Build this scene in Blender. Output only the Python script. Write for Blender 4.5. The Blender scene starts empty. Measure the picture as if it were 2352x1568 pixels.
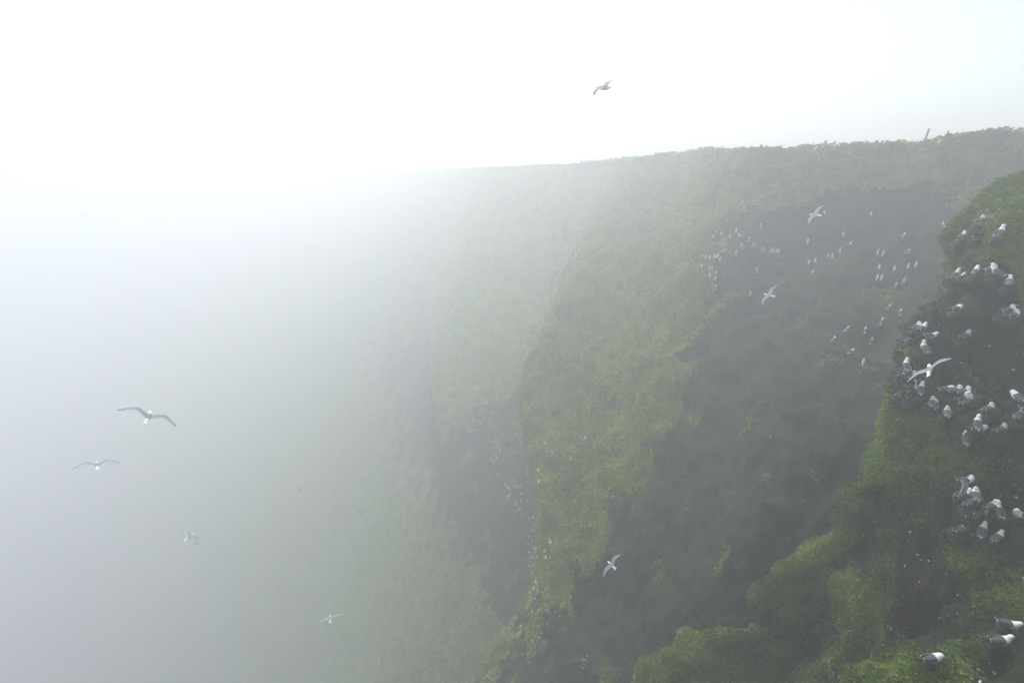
import bpy, bmesh, math, random
import numpy as np
from mathutils import Vector, Matrix, Euler
from mathutils.bvhtree import BVHTree

R = math.radians
random.seed(7)
rng = np.random.default_rng(11)
sc = bpy.context.scene
col = sc.collection

# ------------------------------------------------------------------ camera
PITCH = 20.2                                   # degrees below the horizon
cam_d = bpy.data.cameras.new('camera')
cam_d.lens = 16.0
cam_d.sensor_width = 36.0
cam_d.clip_start = 0.05
cam_d.clip_end = 3000
cam = bpy.data.objects.new('camera', cam_d)
cam.rotation_euler = (R(90 - PITCH), 0, 0)
col.objects.link(cam)
sc.camera = cam

# ------------------------------------------------------------------ sky, sun, exposure
SUN_EL, SUN_AZ = 54.0, -10.0                   # azimuth from +Y towards +X
world = bpy.data.worlds.new('World')
sc.world = world
world.use_nodes = True
wn, wl = world.node_tree.nodes, world.node_tree.links
wn.clear()
w_out = wn.new('ShaderNodeOutputWorld')
w_bg = wn.new('ShaderNodeBackground')
w_hs = wn.new('ShaderNodeHueSaturation')
w_sky = wn.new('ShaderNodeTexSky')
w_sky.sky_type = 'NISHITA'
w_sky.sun_disc = False
w_sky.sun_elevation = R(SUN_EL)
w_sky.sun_rotation = R(SUN_AZ)
w_sky.air_density = 1.0
w_sky.dust_density = 1.5
w_hs.inputs['Saturation'].default_value = 0.38  # overcast: cloud takes the blue out
w_bg.inputs['Strength'].default_value = 0.088
wl.new(w_sky.outputs[0], w_hs.inputs['Color'])
wl.new(w_hs.outputs[0], w_bg.inputs['Color'])
wl.new(w_bg.outputs[0], w_out.inputs['Surface'])

sun_d = bpy.data.lights.new('sun', 'SUN')
sun_d.energy = 1.5
sun_d.angle = R(30)
sun_d.color = (1.0, 1.0, 0.995)
sun = bpy.data.objects.new('sun', sun_d)
sdir = Vector((math.sin(R(SUN_AZ)) * math.cos(R(SUN_EL)), math.cos(R(SUN_AZ)) * math.cos(R(SUN_EL)), math.sin(R(SUN_EL))))
sun.rotation_euler = sdir.to_track_quat('Z', 'Y').to_euler()
sun.location = sdir * 50
col.objects.link(sun)

sc.view_settings.view_transform = 'Standard'
sc.view_settings.look = 'None'
sc.view_settings.exposure = 1.06
sc.view_settings.gamma = 1.0
sc.view_settings.use_curve_mapping = False
cy = sc.cycles
cy.max_bounces = 9
cy.diffuse_bounces = 2
cy.glossy_bounces = 2
cy.volume_bounces = 8
cy.transparent_max_bounces = 8
cy.use_denoising = True
try:
    cy.denoiser = 'OPENIMAGEDENOISE'
    cy.denoising_input_passes = 'RGB_ALBEDO_NORMAL'
except Exception:
    pass
cy.sample_clamp_indirect = 8.0

FOG = 0.0185

# ------------------------------------------------------------------ helpers
CP, SP = math.cos(R(PITCH)), math.sin(R(PITCH))
FPX = 16.0 / 36.0 * 2352.0


def P(px, py, d):
    """a point of the place from a sighting: 2352-wide picture pixel and depth in metres"""
    xr = (px - 1176.0) / FPX * d
    yr = (py - 784.0) / FPX * d
    return (xr, d * CP - yr * SP, -d * SP - yr * CP)


def ray_of(sx, sy):
    """sight line through a pixel of the 2560-wide photograph"""
    k = 2352.0 / 2560.0
    v = Vector(P(sx * k, sy * k, 1.0))
    return v.normalized()


def tag(o, label=None, cat=None, group=None, kind=None):
    if label: o['label'] = label
    if cat: o['category'] = cat
    if group: o['group'] = group
    if kind: o['kind'] = kind
    return o


def link(o, parent=None):
    col.objects.link(o)
    if parent is not None:
        o.parent = parent
    return o


def mesh_np(name, verts, faces, mats=(), smooth=True, fmat=None):
    me = bpy.data.meshes.new(name)
    verts = np.asarray(verts, dtype=np.float32)
    faces = np.asarray(faces, dtype=np.int32)
    n, k = faces.shape
    me.vertices.add(len(verts)); me.vertices.foreach_set('co', verts.ravel())
    me.loops.add(n * k); me.loops.foreach_set('vertex_index', faces.ravel())
    me.polygons.add(n)
    me.polygons.foreach_set('loop_start', np.arange(0, n * k, k, dtype=np.int32))
    me.polygons.foreach_set('loop_total', np.full(n, k, dtype=np.int32))
    me.polygons.foreach_set('use_smooth', np.full(n, smooth, dtype=bool))
    for m in mats:
        me.materials.append(m)
    if fmat is not None:
        me.polygons.foreach_set('material_index', np.asarray(fmat, dtype=np.int32))
    me.update(calc_edges=True)
    return me


def mesh_py(name, verts, faces, mats=(), fmat=None, smooth=True):
    me = bpy.data.meshes.new(name)
    me.from_pydata([tuple(v) for v in verts], [], [tuple(f) for f in faces])
    for m in mats:
        me.materials.append(m)
    for i, p in enumerate(me.polygons):
        p.use_smooth = smooth
        if fmat is not None:
            p.material_index = fmat[i]
    me.update()
    return me


def _hash(ix, iy, iz, seed):
    h = (ix * 374761393 + iy * 668265263 + iz * 2147483647 + seed * 1274126177) & 0xFFFFFFFF
    h = ((h ^ (h >> 13)) * 1274126177) & 0xFFFFFFFF
    h = ((h ^ (h >> 16)) * 2246822519) & 0xFFFFFFFF
    h = h ^ (h >> 15)
    return (h & 0xFFFFFF).astype(np.float64) / float(0xFFFFFF)


def vnoise(p, seed=0):
    """value noise in -1..1 for an (n,3) array"""
    p = np.asarray(p, dtype=np.float64)
    i = np.floor(p).astype(np.int64)
    f = p - i
    f = f * f * f * (f * (f * 6 - 15) + 10)
    out = 0.0
    for dx in (0, 1):
        wx = f[:, 0] if dx else 1 - f[:, 0]
        for dy in (0, 1):
            wy = f[:, 1] if dy else 1 - f[:, 1]
            for dz in (0, 1):
                wz = f[:, 2] if dz else 1 - f[:, 2]
                out = out + wx * wy * wz * _hash(i[:, 0] + dx, i[:, 1] + dy, i[:, 2] + dz, seed)
    return out * 2 - 1


ROT = np.array(Euler((0.5, 0.7, 0.3)).to_matrix())


def fbm(p, oct=4, seed=0, gain=0.5):
    a, s, t = 1.0, 0.0, 0.0
    q = np.asarray(p, dtype=np.float64)
    for o in range(oct):
        s = s + a * vnoise(q, seed + o)
        t += a
        a *= gain
        q = (q @ ROT.T) * 2.03 + 17.3
    return s / t


def smooth01(x, a, b):
    t = np.clip((x - a) / (b - a), 0, 1)
    return t * t * (3 - 2 * t)


# ------------------------------------------------------------------ materials
def new_mat(name):
    m = bpy.data.materials.new(name)
    m.use_nodes = True
    nt = m.node_tree
    return m, nt.nodes, nt.links, nt.nodes['Principled BSDF']


def simple_mat(name, rgb, rough=0.7, var=0.12, scale=30.0, spec=0.3):
    m, n, l, b = new_mat(name)
    tc = n.new('ShaderNodeTexCoord')
    no = n.new('ShaderNodeTexNoise'); no.inputs['Scale'].default_value = scale
    no.inputs['Detail'].default_value = 3
    ra = n.new('ShaderNodeValToRGB')
    ra.color_ramp.elements[0].color = tuple(c * (1 - var) for c in rgb) + (1,)
    ra.color_ramp.elements[1].color = tuple(min(1, c * (1 + var)) for c in rgb) + (1,)
    ra.color_ramp.elements[0].position = 0.3
    ra.color_ramp.elements[1].position = 0.7
    l.new(tc.outputs['Object'], no.inputs['Vector'])
    l.new(no.outputs['Fac'], ra.inputs['Fac'])
    l.new(ra.outputs['Color'], b.inputs['Base Color'])
    b.inputs['Roughness'].default_value = rough
    b.inputs['Specular IOR Level'].default_value = spec
    return m


def ramp(n, stops):
    r = n.new('ShaderNodeValToRGB')
    e = r.color_ramp.elements
    while len(e) < len(stops):
        e.new(0.5)
    for k, (pos, c) in enumerate(stops):
        e[k].position = pos
        e[k].color = tuple(c) + (1,)
    return r


def cliff_material():
    m, n, l, b = new_mat('cliff_rock_and_moss')
    geo = n.new('ShaderNodeNewGeometry')

    def noise(scale, detail=4, rough=0.6, vec=None):
        t = n.new('ShaderNodeTexNoise')
        t.inputs['Scale'].default_value = scale
        t.inputs['Detail'].default_value = detail
        t.inputs['Roughness'].default_value = rough
        l.new(vec if vec is not None else geo.outputs['Position'], t.inputs['Vector'])
        return t
    # streaky coordinates: stretched down the face
    mp = n.new('ShaderNodeMapping'); mp.inputs['Scale'].default_value = (1, 1, 0.35)
    l.new(geo.outputs['Position'], mp.inputs['Vector'])
    r1 = noise(1.3, 6, 0.65, mp.outputs[0])
    rock = ramp(n, [(0.30, (0.016, 0.015, 0.015)), (0.5, (0.033, 0.029, 0.027)), (0.72, (0.072, 0.062, 0.052))])
    l.new(r1.outputs['Fac'], rock.inputs['Fac'])
    rg = noise(11, 6, 0.75)
    rgr = ramp(n, [(0.3, (0.45, 0.45, 0.45)), (0.7, (1.6, 1.55, 1.5))])
    l.new(rg.outputs['Fac'], rgr.inputs['Fac'])
    rmul = n.new('ShaderNodeMix'); rmul.data_type = 'RGBA'; rmul.blend_type = 'MULTIPLY'
    rmul.inputs['Factor'].default_value = 1.0
    l.new(rock.outputs['Color'], rmul.inputs[6]); l.new(rgr.outputs['Color'], rmul.inputs[7])
    # dull green algae film over the rock
    r2 = noise(0.55, 5, 0.6)
    film = ramp(n, [(0.40, (0, 0, 0)), (0.66, (0.85, 0.85, 0.85))])
    l.new(r2.outputs['Fac'], film.inputs['Fac'])
    mixf = n.new('ShaderNodeMix'); mixf.data_type = 'RGBA'
    l.new(film.outputs['Color'], mixf.inputs['Factor'])
    l.new(rmul.outputs[2], mixf.inputs[6])
    mixf.inputs[7].default_value = (0.046, 0.062, 0.025, 1)
    # pale lichen and guano flecks
    r3 = noise(22, 2, 0.5)
    fl = ramp(n, [(0.72, (0, 0, 0)), (0.77, (0.6, 0.6, 0.6))])
    l.new(r3.outputs['Fac'], fl.inputs['Fac'])
    mixw = n.new('ShaderNodeMix'); mixw.data_type = 'RGBA'
    l.new(fl.outputs['Color'], mixw.inputs['Factor'])
    l.new(mixf.outputs[2], mixw.inputs[6])
    mixw.inputs[7].default_value = (0.32, 0.31, 0.28, 1)
    # moss
    g1 = noise(0.9, 5, 0.65)
    moss = ramp(n, [(0.28, (0.06, 0.105, 0.016)), (0.5, (0.165, 0.245, 0.036)), (0.72, (0.30, 0.37, 0.055))])
    l.new(g1.outputs['Fac'], moss.inputs['Fac'])
    at = n.new('ShaderNodeAttribute'); at.attribute_name = 'green'
    g2 = noise(5.0, 5, 0.7)
    ma = n.new('ShaderNodeMath'); ma.operation = 'MULTIPLY_ADD'
    l.new(g2.outputs['Fac'], ma.inputs[0]); ma.inputs[1].default_value = 0.7
    l.new(at.outputs['Fac'], ma.inputs[2])
    msk = ramp(n, [(0.66, (0, 0, 0)), (1.0, (1, 1, 1))])
    l.new(ma.outputs[0], msk.inputs['Fac'])
    mixg = n.new('ShaderNodeMix'); mixg.data_type = 'RGBA'
    l.new(msk.outputs['Color'], mixg.inputs['Factor'])
    l.new(mixw.outputs[2], mixg.inputs[6])
    l.new(moss.outputs['Color'], mixg.inputs[7])
    l.new(mixg.outputs[2], b.inputs['Base Color'])
    b.inputs['Roughness'].default_value = 0.85
    b.inputs['Specular IOR Level'].default_value = 0.25
    bu = n.new('ShaderNodeBump'); bu.inputs['Strength'].default_value = 1.0
    bu.inputs['Distance'].default_value = 0.2
    b1 = noise(7, 9, 0.82)
    l.new(b1.outputs['Fac'], bu.inputs['Height'])
    l.new(bu.outputs[0], b.inputs['Normal'])
    return m


def leaf_material():
    m, n, l, b = new_mat('moss_leaf')
    at = n.new('ShaderNodeAttribute'); at.attribute_name = 'tint'
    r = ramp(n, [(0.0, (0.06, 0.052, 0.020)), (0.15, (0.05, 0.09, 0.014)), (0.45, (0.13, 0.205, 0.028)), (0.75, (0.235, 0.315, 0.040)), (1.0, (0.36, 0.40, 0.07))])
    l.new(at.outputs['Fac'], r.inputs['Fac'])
    l.new(r.outputs['Color'], b.inputs['Base Color'])
    b.inputs['Roughness'].default_value = 0.6
    b.inputs['Specular IOR Level'].default_value = 0.3
    return m


M_CLIFF = cliff_material()
M_LEAF = leaf_material()
M_WHITE = simple_mat('white_feathers', (0.86, 0.86, 0.85), 0.75, 0.04)
M_GREY = simple_mat('grey_back_feathers', (0.085, 0.091, 0.102), 0.75, 0.10)
M_WINGTOP = simple_mat('grey_wing_feathers', (0.27, 0.285, 0.31), 0.75, 0.08)
M_UNDER = simple_mat('pale_underwing_feathers', (0.60, 0.61, 0.62), 0.75, 0.05)
M_BLACK = simple_mat('black_feathers', (0.02, 0.02, 0.022), 0.7, 0.15)
M_BROWN = simple_mat('dark_brown_feathers', (0.045, 0.040, 0.038), 0.7, 0.15)
M_BILL = simple_mat('yellow_bill', (0.62, 0.55, 0.16), 0.45, 0.08, 60)
M_EYE = simple_mat('dark_eye', (0.012, 0.010, 0.010), 0.2, 0.1, 60, 0.5)
M_LEG = simple_mat('dark_leg', (0.05, 0.035, 0.03), 0.6, 0.15, 60)
M_WOOD = simple_mat('weathered_wood', (0.24, 0.22, 0.21), 0.85, 0.25, 14)
M_NEST = simple_mat('wet_ledge_rock', (0.044, 0.040, 0.034), 0.9, 0.6, 9)
M_PLANT = simple_mat('dark_plant_leaf', (0.05, 0.085, 0.03), 0.6, 0.3, 9)
M_GUANO = simple_mat('white_fleck', (0.66, 0.65, 0.61), 0.8, 0.12, 30)

# ------------------------------------------------------------------ the cliff
# each rib runs from the rim down the face: sightings (px, py, depth, green)
W = 'w'
RIBS = [
    # behind and under the camera (world metres)
    dict(inl=(0.9, -0.4), pts=[(W, -2, -7, -1.6, 1), (W, -2.6, -6.5, -5, .3), (W, -4, -6, -20, .2), (W, -9, -6, -64, .3)]),
    dict(inl=(0.5, -0.86), pts=[(W, 0.7, 0.35, -1.7, 1), (W, 0.9, 0.9, -6, .3), (W, 0.0, 1.4, -15, .2), (W, -2, 2, -30, .2), (W, -6, 3, -64, .3)]),
    # the near ledge at the bottom right corner
    dict(inl=(0.2, -0.98), pts=[(W, 4.6, 0.9, -1.8, 1), (W, 5.1, 2.0, -4.2, .5), (W, 5.3, 3.0, -5.75, .1), (W, 5.35, 4.15, -6.2, .5), (W, 5.2, 4.55, -7.4, .5), (W, 4.6, 5.0, -12, .4), (W, 2, 6, -30, .3), (W, -4, 8, -64, .3)]),
    dict(inl=(0.15, -0.99), pts=[(W, 6.6, 1.0, -1.8, 1), (W, 6.4, 2.3, -4.0, .5), (W, 6.3, 3.2, -5.55, -.2), (W, 6.15, 4.5, -5.95, .12), (W, 6.0, 4.9, -7.4, .42), (W, 5.4, 5.4, -12, .4), (W, 3, 7, -30, .3), (W, -3, 9.5, -64, .3)]),
    dict(inl=(0.1, -1.0), pts=[(W, 9.0, 1.2, -1.8, 1), (W, 8.5, 2.7, -3.7, .6), (W, 8.0, 3.7, -5.0, 0), (W, 7.5, 4.9, -5.6, .25), (W, 7.3, 5.35, -7.2, .45), (W, 6.5, 6, -13, .4), (W, 4, 8, -30, .3), (W, -2, 11, -64, .3)]),
    # gully between the near ledge and the buttress
    dict(inl=(0.5, -0.85), pts=[(W, 13, 3.2, -1.6, 1), (W, 11.8, 4.6, -5, .5), (W, 10.2, 5.9, -9.5, .3), (W, 8.6, 7.0, -14, .3), (W, 6, 8.6, -30, .3), (W, 0, 13, -64, .3)]),
    # near buttress: right, middle, inner gully, outer crest
    dict(inl=(0.9, -0.3), pts=[(2640, 410, 16, 1), (2540, 450, 13.2, .9), (2480, 600, 11.2, .35), (2450, 800, 11.6, .3), (2430, 1000, 11.4, .3), (2420, 1230, 10.8, .55), (2330, 1400, 10.6, .15), (2200, 1570, 11.2, .35), (2080, 1720, 12.5, .6)]),
    dict(inl=(0.9, 0.1), pts=[(2540, 408, 18.5, 1), (2430, 440, 15.2, 1), (2335, 515, 12.3, 1), (2300, 545, 12.0, .35), (2290, 600, 12.2, .75), (2270, 680, 12.4, .15), (2245, 820, 12.6, .1), (2235, 930, 12.6, .5), (2200, 1080, 12.2, .65), (2170, 1250, 11.8, .32), (2090, 1400, 12.1, .02), (2020, 1500, 12.5, .75), (1940, 1650, 13.2, .9)]),
    dict(inl=(0.9, 0.2), pts=[(2490, 408, 20.5, 1), (2385, 442, 17, 1), (2280, 520, 13.4, 1), (2235, 590, 13.0, .5), (2200, 660, 12.9, .45), (2150, 800, 12.8, .12), (2120, 930, 12.9, .25), (2080, 1060, 12.8, .5), (2050, 1200, 12.8, .45), (1990, 1320, 13.2, .55), (1945, 1430, 13.6, .85), (1880, 1560, 14.0, .9), (1800, 1680, 14.6, .9)]),
    dict(inl=(0.9, 0.25), pts=[(2475, 406, 21, 1), (2368, 438, 17.8, 1), (2262, 508, 14.2, .9), (2205, 595, 13.6, .5), (2150, 700, 13.2, .5), (2105, 830, 13.1, .2), (2070, 950, 13.2, .3), (2030, 1060, 13.2, .5), (1990, 1200, 13.7, .2), (1925, 1330, 15.2, .12), (1870, 1450, 15.8, .12), (1760, 1580, 16.4, .3), (1650, 1700, 16.6, .5)]),
    dict(inl=(0.9, 0.3), pts=[(2460, 404, 22, 1), (2352, 430, 18.6, 1), (2245, 500, 14.8, .8), (2178, 600, 14.0, .6), (2112, 720, 13.6, .55), (2072, 850, 13.5, .3), (2038, 960, 13.5, .5), (1990, 1070, 13.8, .6), (1945, 1195, 14.4, .6), (1815, 1285, 15.4, .85), (1722, 1365, 15.7, 1), (1752, 1428, 15.9, .45), (1690, 1462, 16.2, .85), (1560, 1470, 16.9, .95), (1465, 1545, 17.5, 1), (1360, 1690, 18.6, .9)]),
    # hidden gully behind the buttress
    dict(inl=(0.9, 0.4), pts=[(2400, 322, 20.8, 1), (2370, 440, 21.5, .8), (2310, 560, 21.0, .2), (2250, 720, 20.5, .1), (2190, 900, 20.0, .1), (2130, 1060, 19.6, .1), (2030, 1200, 19.0, .1), (1890, 1330, 18.6, .1), (1740, 1450, 18.6, .1), (1560, 1600, 19.4, .2), (1450, 1720, 20.2, .3)]),
    # the dark bay wall
    dict(inl=(0.85, 0.5), pts=[(2270, 312, 21.6, 1), (2265, 395, 21.8, .9), (2200, 540, 22.2, .12), (2120, 740, 21.8, .05), (2040, 940, 20.8, .2), (1960, 1110, 20.2, .15), (1850, 1260, 19.8, .05), (1700, 1430, 19.8, .05), (1540, 1590, 20.6, .1), (1400, 1720, 21.5, .2)]),
    dict(inl=(0.8, 0.6), pts=[(2110, 333, 23.4, 1), (2100, 395, 23.4, .9), (2060, 480, 24, .12), (1980, 640, 24, .05), (1900, 840, 22.8, .15), (1830, 1030, 21.8, .3), (1760, 1190, 21.2, .1), (1640, 1340, 21.0, .1), (1500, 1500, 21.4, .1), (1340, 1680, 22.6, .2)]),
    dict(inl=(0.8, 0.6), pts=[(1960, 342, 25.2, 1), (1945, 410, 25.2, .8), (1900, 500, 26.0, .1), (1820, 680, 26.0, .05), (1760, 860, 25.2, .05), (1710, 1030, 24.2, .12), (1650, 1160, 23.4, .1), (1550, 1310, 23.0, .05), (1420, 1470, 23.4, .15), (1270, 1640, 24.8, .3)]),
    dict(inl=(0.75, 0.65), pts=[(1810, 347, 27.6, 1), (1790, 430, 27.4, .95), (1720, 530, 28.2, .2), (1660, 680, 28.4, .08), (1620, 840, 27.8, .25), (1580, 980, 27.0, .35), (1520, 1110, 26.2, .15), (1440, 1260, 25.6, .05), (1330, 1420, 26.2, .2), (1200, 1600, 27.8, .45)]),
    # green crest of the second buttress
    dict(inl=(0.7, 0.7), pts=[(1680, 350, 30.5, 1), (1650, 460, 29.6, 1), (1590, 570, 29.4, .75), (1560, 700, 29.3, .55), (1545, 830, 28.9, .7), (1485, 950, 28.8, .75), (1400, 1060, 28.9, .6), (1372, 1200, 28.2, .6), (1275, 1290, 28.8, .55), (1232, 1400, 29.6, .4), (1140, 1580, 30.6, .5)]),
    dict(inl=(0.7, 0.7), pts=[(1580, 353, 33.5, 1), (1540, 470, 32.2, 1), (1470, 600, 31.8, 1), (1420, 740, 31.8, 1), (1385, 870, 31.6, 1), (1345, 980, 31.6, 1), (1310, 1090, 31.2, 1), (1295, 1200, 30.6, 1), (1252, 1310, 30.6, .85), (1215, 1420, 30.8, .6), (1120, 1580, 31.6, .7)]),
    dict(inl=(0.7, 0.7), pts=[(1470, 366, 38.0, 1), (1410, 480, 37.0, 1), (1330, 610, 36.2, .85), (1255, 770, 36.0, 1), (1200, 890, 36.2, .9), (1205, 1020, 35.4, .8), (1240, 1140, 33.8, .75), (1248, 1260, 32.6, .75), (1222, 1390, 32.2, .5), (1110, 1560, 33.0, .9)]),
    # hidden gully, then the third buttress with the speck birds
    dict(inl=(0.7, 0.7), pts=[(1375, 374, 40, 1), (1340, 480, 41, .7), (1285, 620, 42, .5), (1235, 790, 41.5, .3), (1225, 940, 40, .1), (1245, 1090, 38.5, .1), (1250, 1250, 37, .1), (1215, 1400, 36, .3), (1090, 1580, 36, .9)]),
    dict(inl=(0.7, 0.7), pts=[(1260, 378, 46, 1), (1225, 500, 46, .9), (1180, 660, 46, 1), (1140, 830, 45, .85), (1115, 960, 43.5, .2), (1130, 1120, 41.5, .08), (1140, 1290, 39.5, .12), (1085, 1440, 38.5, .8), (985, 1600, 39, 1)]),
    dict(inl=(0.7, 0.7), pts=[(1130, 384, 53, 1), (1090, 520, 52, .9), (1050, 680, 51, 1), (1010, 830, 50, .9), (1005, 980, 48, .35), (1030, 1140, 46, .2), (1030, 1300, 44, .7), (975, 1450, 43, 1), (870, 1620, 44, 1)]),
    dict(inl=(0.7, 0.7), pts=[(1010, 388, 72, 1), (990, 520, 72, .6), (965, 700, 70, .4), (945, 870, 67, .2), (930, 1060, 62, .5), (905, 1260, 58, .8), (840, 1450, 56, .9), (740, 1640, 56, 1)]),
    dict(inl=(0.7, 0.7), pts=[(810, 397, 108, 1), (790, 550, 105, .9), (755, 750, 100, .8), (735, 950, 93, .8), (700, 1150, 84, .8), (640, 1340, 77, 1), (560, 1500, 73, 1)]),
    dict(inl=(0.7, 0.7), pts=[(600, 405, 165, 1), (570, 600, 155, .8), (525, 800, 143, .7), (475, 1000, 128, .8), (420, 1150, 118, .9)]),
    dict(inl=(0.7, 0.7), pts=[(300, 410, 250, 1), (260, 560, 235, .8), (200, 760, 210, .8), (120, 940, 175, .9)]),
    dict(inl=(0.7, 0.7), pts=[(-200, 410, 340, 1), (-250, 560, 320, .8), (-320, 760, 280, .8), (-400, 900, 235, .9)]),
]
SEA_Z = -95.0


def catmull(pts, t):
    """points (n,k) sampled at t in 0..n-1"""
    n = len(pts)
    i = np.clip(np.floor(t).astype(int), 0, n - 2)
    f = (t - i)[:, None] if pts.ndim == 2 else (t - i)[:, None, None]
    p1, p2 = pts[i], pts[i + 1]
    p0 = np.where((i > 0).reshape(f.shape), pts[np.maximum(i - 1, 0)], 2 * p1 - p2)
    p3 = np.where((i < n - 2).reshape(f.shape), pts[np.minimum(i + 2, n - 1)], 2 * p2 - p1)
    ax = -1

    def tang(a, b, c):
        u, v = b - a, c - b
        m = (u + v) * 0.5
        lu, lv, lm = (np.linalg.norm(q[..., :3], axis=ax, keepdims=True) for q in (u, v, m))
        return m * np.minimum(1.0, 0.95 * np.minimum(lu, lv) / (lm + 1e-9))
    m1, m2 = tang(p0, p1, p2), tang(p1, p2, p3)
    f2, f3 = f * f, f * f * f
    return (2 * f3 - 3 * f2 + 1) * p1 + (f3 - 2 * f2 + f) * m1 + (-2 * f3 + 3 * f2) * p2 + (f3 - f2) * m2


NEAR_K = {2: 1.28, 3: 1.28, 4: 1.28, 6: .80, 7: .80, 8: .80, 9: .80, 10: .80}
K = 90
rib_grid, rib_inl = [], []
for ri, rb in enumerate(RIBS):
    pts = []
    kk = NEAR_K.get(ri, 1.0)
    for q in rb['pts']:
        if q[0] == W:
            z = q[3] * kk if q[3] > -20 and q[3] < -2 else q[3]
            pts.append((q[1] * kk, q[2] * kk, z, q[4]))
        else:
            low = min(1.0, max(0.0, (q[1] - 480) / 750.0))      # how far down the face
            if kk < 1:
                kr = kk
            elif 11 <= ri <= 18:
                kr = 1.0 - .22 * low + (.28 * (1 - low) if ri >= 17 else .06 * (1 - low) if ri == 16 else 0) - (.13 * math.exp(-((q[1] - 960) / 320.0) ** 2) if ri <= 13 else 0)
            else:
                kr = 1.06 - .06 * low + .46 * (1 - low) if ri > 18 else 1.0
            sh = (45 - 25 * min(1.0, max(0.0, (q[1] - 800) / 300.0))) if 8 <= ri <= 10 and q[1] > 470 else 0
            pts.append(P(q[0] + sh, q[1], q[2] * kr) + (q[3] + ((.08 if q[1] < 1080 else -.06) if 6 <= ri <= 10 else -.07 if 11 <= ri <= 15 and q[3] < .4 else 0),))
    last = pts[-1]
    if last[2] > SEA_Z - 2:
        dz = last[2] - (SEA_Z - 3)
        pts.append((last[0] - 0.30 * dz, last[1] - 0.02 * dz, SEA_Z - 3, .4))
    pts = np.array(pts)
    tt = np.linspace(0, len(pts) - 1, 600)
    cur = catmull(pts, tt)
    seg = np.linalg.norm(np.diff(cur[:, :3], axis=0), axis=1)
    s = np.concatenate([[0], np.cumsum(seg)])
    u = np.linspace(0, 1, K) ** 1.55 * s[-1]
    rib_grid.append(np.stack([np.interp(u, s, cur[:, k]) for k in range(4)], axis=1))
    rib_inl.append(rb['inl'])
rib_grid = np.array(rib_grid)                       # ribs, K, 4
rib_inl = np.array(rib_inl)
NR = len(rib_grid)

# columns: spacing follows the distance from the camera
ts = []
for i in range(NR - 1):
    a, b2 = rib_grid[i, :, :3], rib_grid[i + 1, :, :3]
    k = slice(int(K * .2), int(K * .55))
    gap = np.mean(np.linalg.norm(a[k] - b2[k], axis=1))
    dist = max(6.0, np.mean(np.linalg.norm((a[k] + b2[k]) / 2, axis=1)))
    hidden = i in (0, 1)
    cnt = int(np.clip(gap / (0.0055 * dist) * (0.3 if hidden else 1.0), 14, 80))
    ts.append(i + np.arange(cnt) / cnt)
ts = np.concatenate(ts + [[NR - 1]])
rows_t = np.linspace(0, K - 1, 460)
cols = catmull(rib_grid, ts)                        # nc, K, 4
# linear blending of the rows keeps the shape of the ribs
i0 = np.clip(np.floor(rows_t).astype(int), 0, K - 2)
fr = (rows_t - i0)[None, :, None]
grid = cols[:, i0] * (1 - fr) + cols[:, i0 + 1] * fr   # nc, nr, 4
inl = catmull(rib_inl, ts)
inl = inl / np.linalg.norm(inl, axis=1)[:, None]
# plateau rows behind the rim
plat = []
for dd, dz in ((75, -3.2), (40, -1.6), (22, -.9), (12, -.55), (7, -.38), (4.2, -.26), (2.6, -.17), (1.6, -.11), (.95, -.07), (.5, -.035), (.22, -.012)):
    r0 = grid[:, 0].copy()
    r0[:, 0] += inl[:, 0] * dd; r0[:, 1] += inl[:, 1] * dd; r0[:, 2] += dz; r0[:, 3] = 1.0
    plat.append(r0)
grid = np.concatenate([np.stack(plat, axis=1), grid], axis=1)
NPL = len(plat)
nc, nr = grid.shape[:2]
V = grid[:, :, :3].copy()


def grid_normals(V):
    du = np.gradient(V, axis=0)
    dv = np.gradient(V, axis=1)
    nn = np.cross(dv, du)
    return nn / (np.linalg.norm(nn, axis=2, keepdims=True) + 1e-9)


N = grid_normals(V)
# make sure normals look out of the cliff (towards the sea / up)
if np.mean(N[:, NPL + 60:, 0]) > 0:
    N = -N
    FLIP = True
else:
    FLIP = False
flat = V.reshape(-1, 3)
nfl = N.reshape(-1, 3)
gw = grid[:, :, 3].reshape(-1)
dist = np.linalg.norm(flat, axis=1)
row_id = np.tile(np.arange(nr), nc)
is_face = smooth01(row_id.astype(float), NPL - 2, NPL + 10)

# ragged moss mask: design weight + patches + how much the ground looks up
patch = fbm(flat * np.array([.55, .55, .38]), 5, 3, .58)
streak = fbm(flat * np.array([1.6, 1.6, .45]), 3, 9)
patch2 = fbm(flat / .55, 4, 13, .6) * (1 - .5 * smooth01(dist, 18, 30))
green = gw + patch * 0.62 + streak * 0.26 + patch2 * .30 + np.clip(nfl[:, 2], 0, 1) * 0.25 - 0.08
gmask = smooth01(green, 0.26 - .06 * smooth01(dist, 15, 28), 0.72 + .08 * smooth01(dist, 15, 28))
# relief
far_k = smooth01(dist, 16, 34)
big = fbm(flat / 5.5, 3, 21) * 0.55
mid = fbm(flat / 1.7, 4, 33, .6) * 0.34
warp = np.stack([fbm(flat / 1.3, 3, 45), fbm(flat / 1.3, 3, 46), fbm(flat / 1.3, 3, 47)], 1) * .7
flw = flat + warp
lay = flw[:, 2] + fbm(flat / 3.0, 2, 41) * 1.2 + flat[:, 0] * 0.06
saw = (lay / 0.85) % 1.0
brk = smooth01(fbm(flat / 1.1, 3, 43), -.15, .35)
ledge = (smooth01(saw, 0.0, 0.22) - saw) * 0.36 * brk * (1 - .95 * far_k)
lay2 = lay / 0.31 + vnoise(flat / 0.8, 5) * .5
ledge2 = (smooth01(lay2 % 1.0, 0.0, .3) - lay2 % 1.0) * 0.09 * brk
crag = -np.abs(fbm(flw * np.array([.75, .75, .34]), 5, 55, .65)) * 0.8 * (1 + .45 * far_k)
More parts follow.
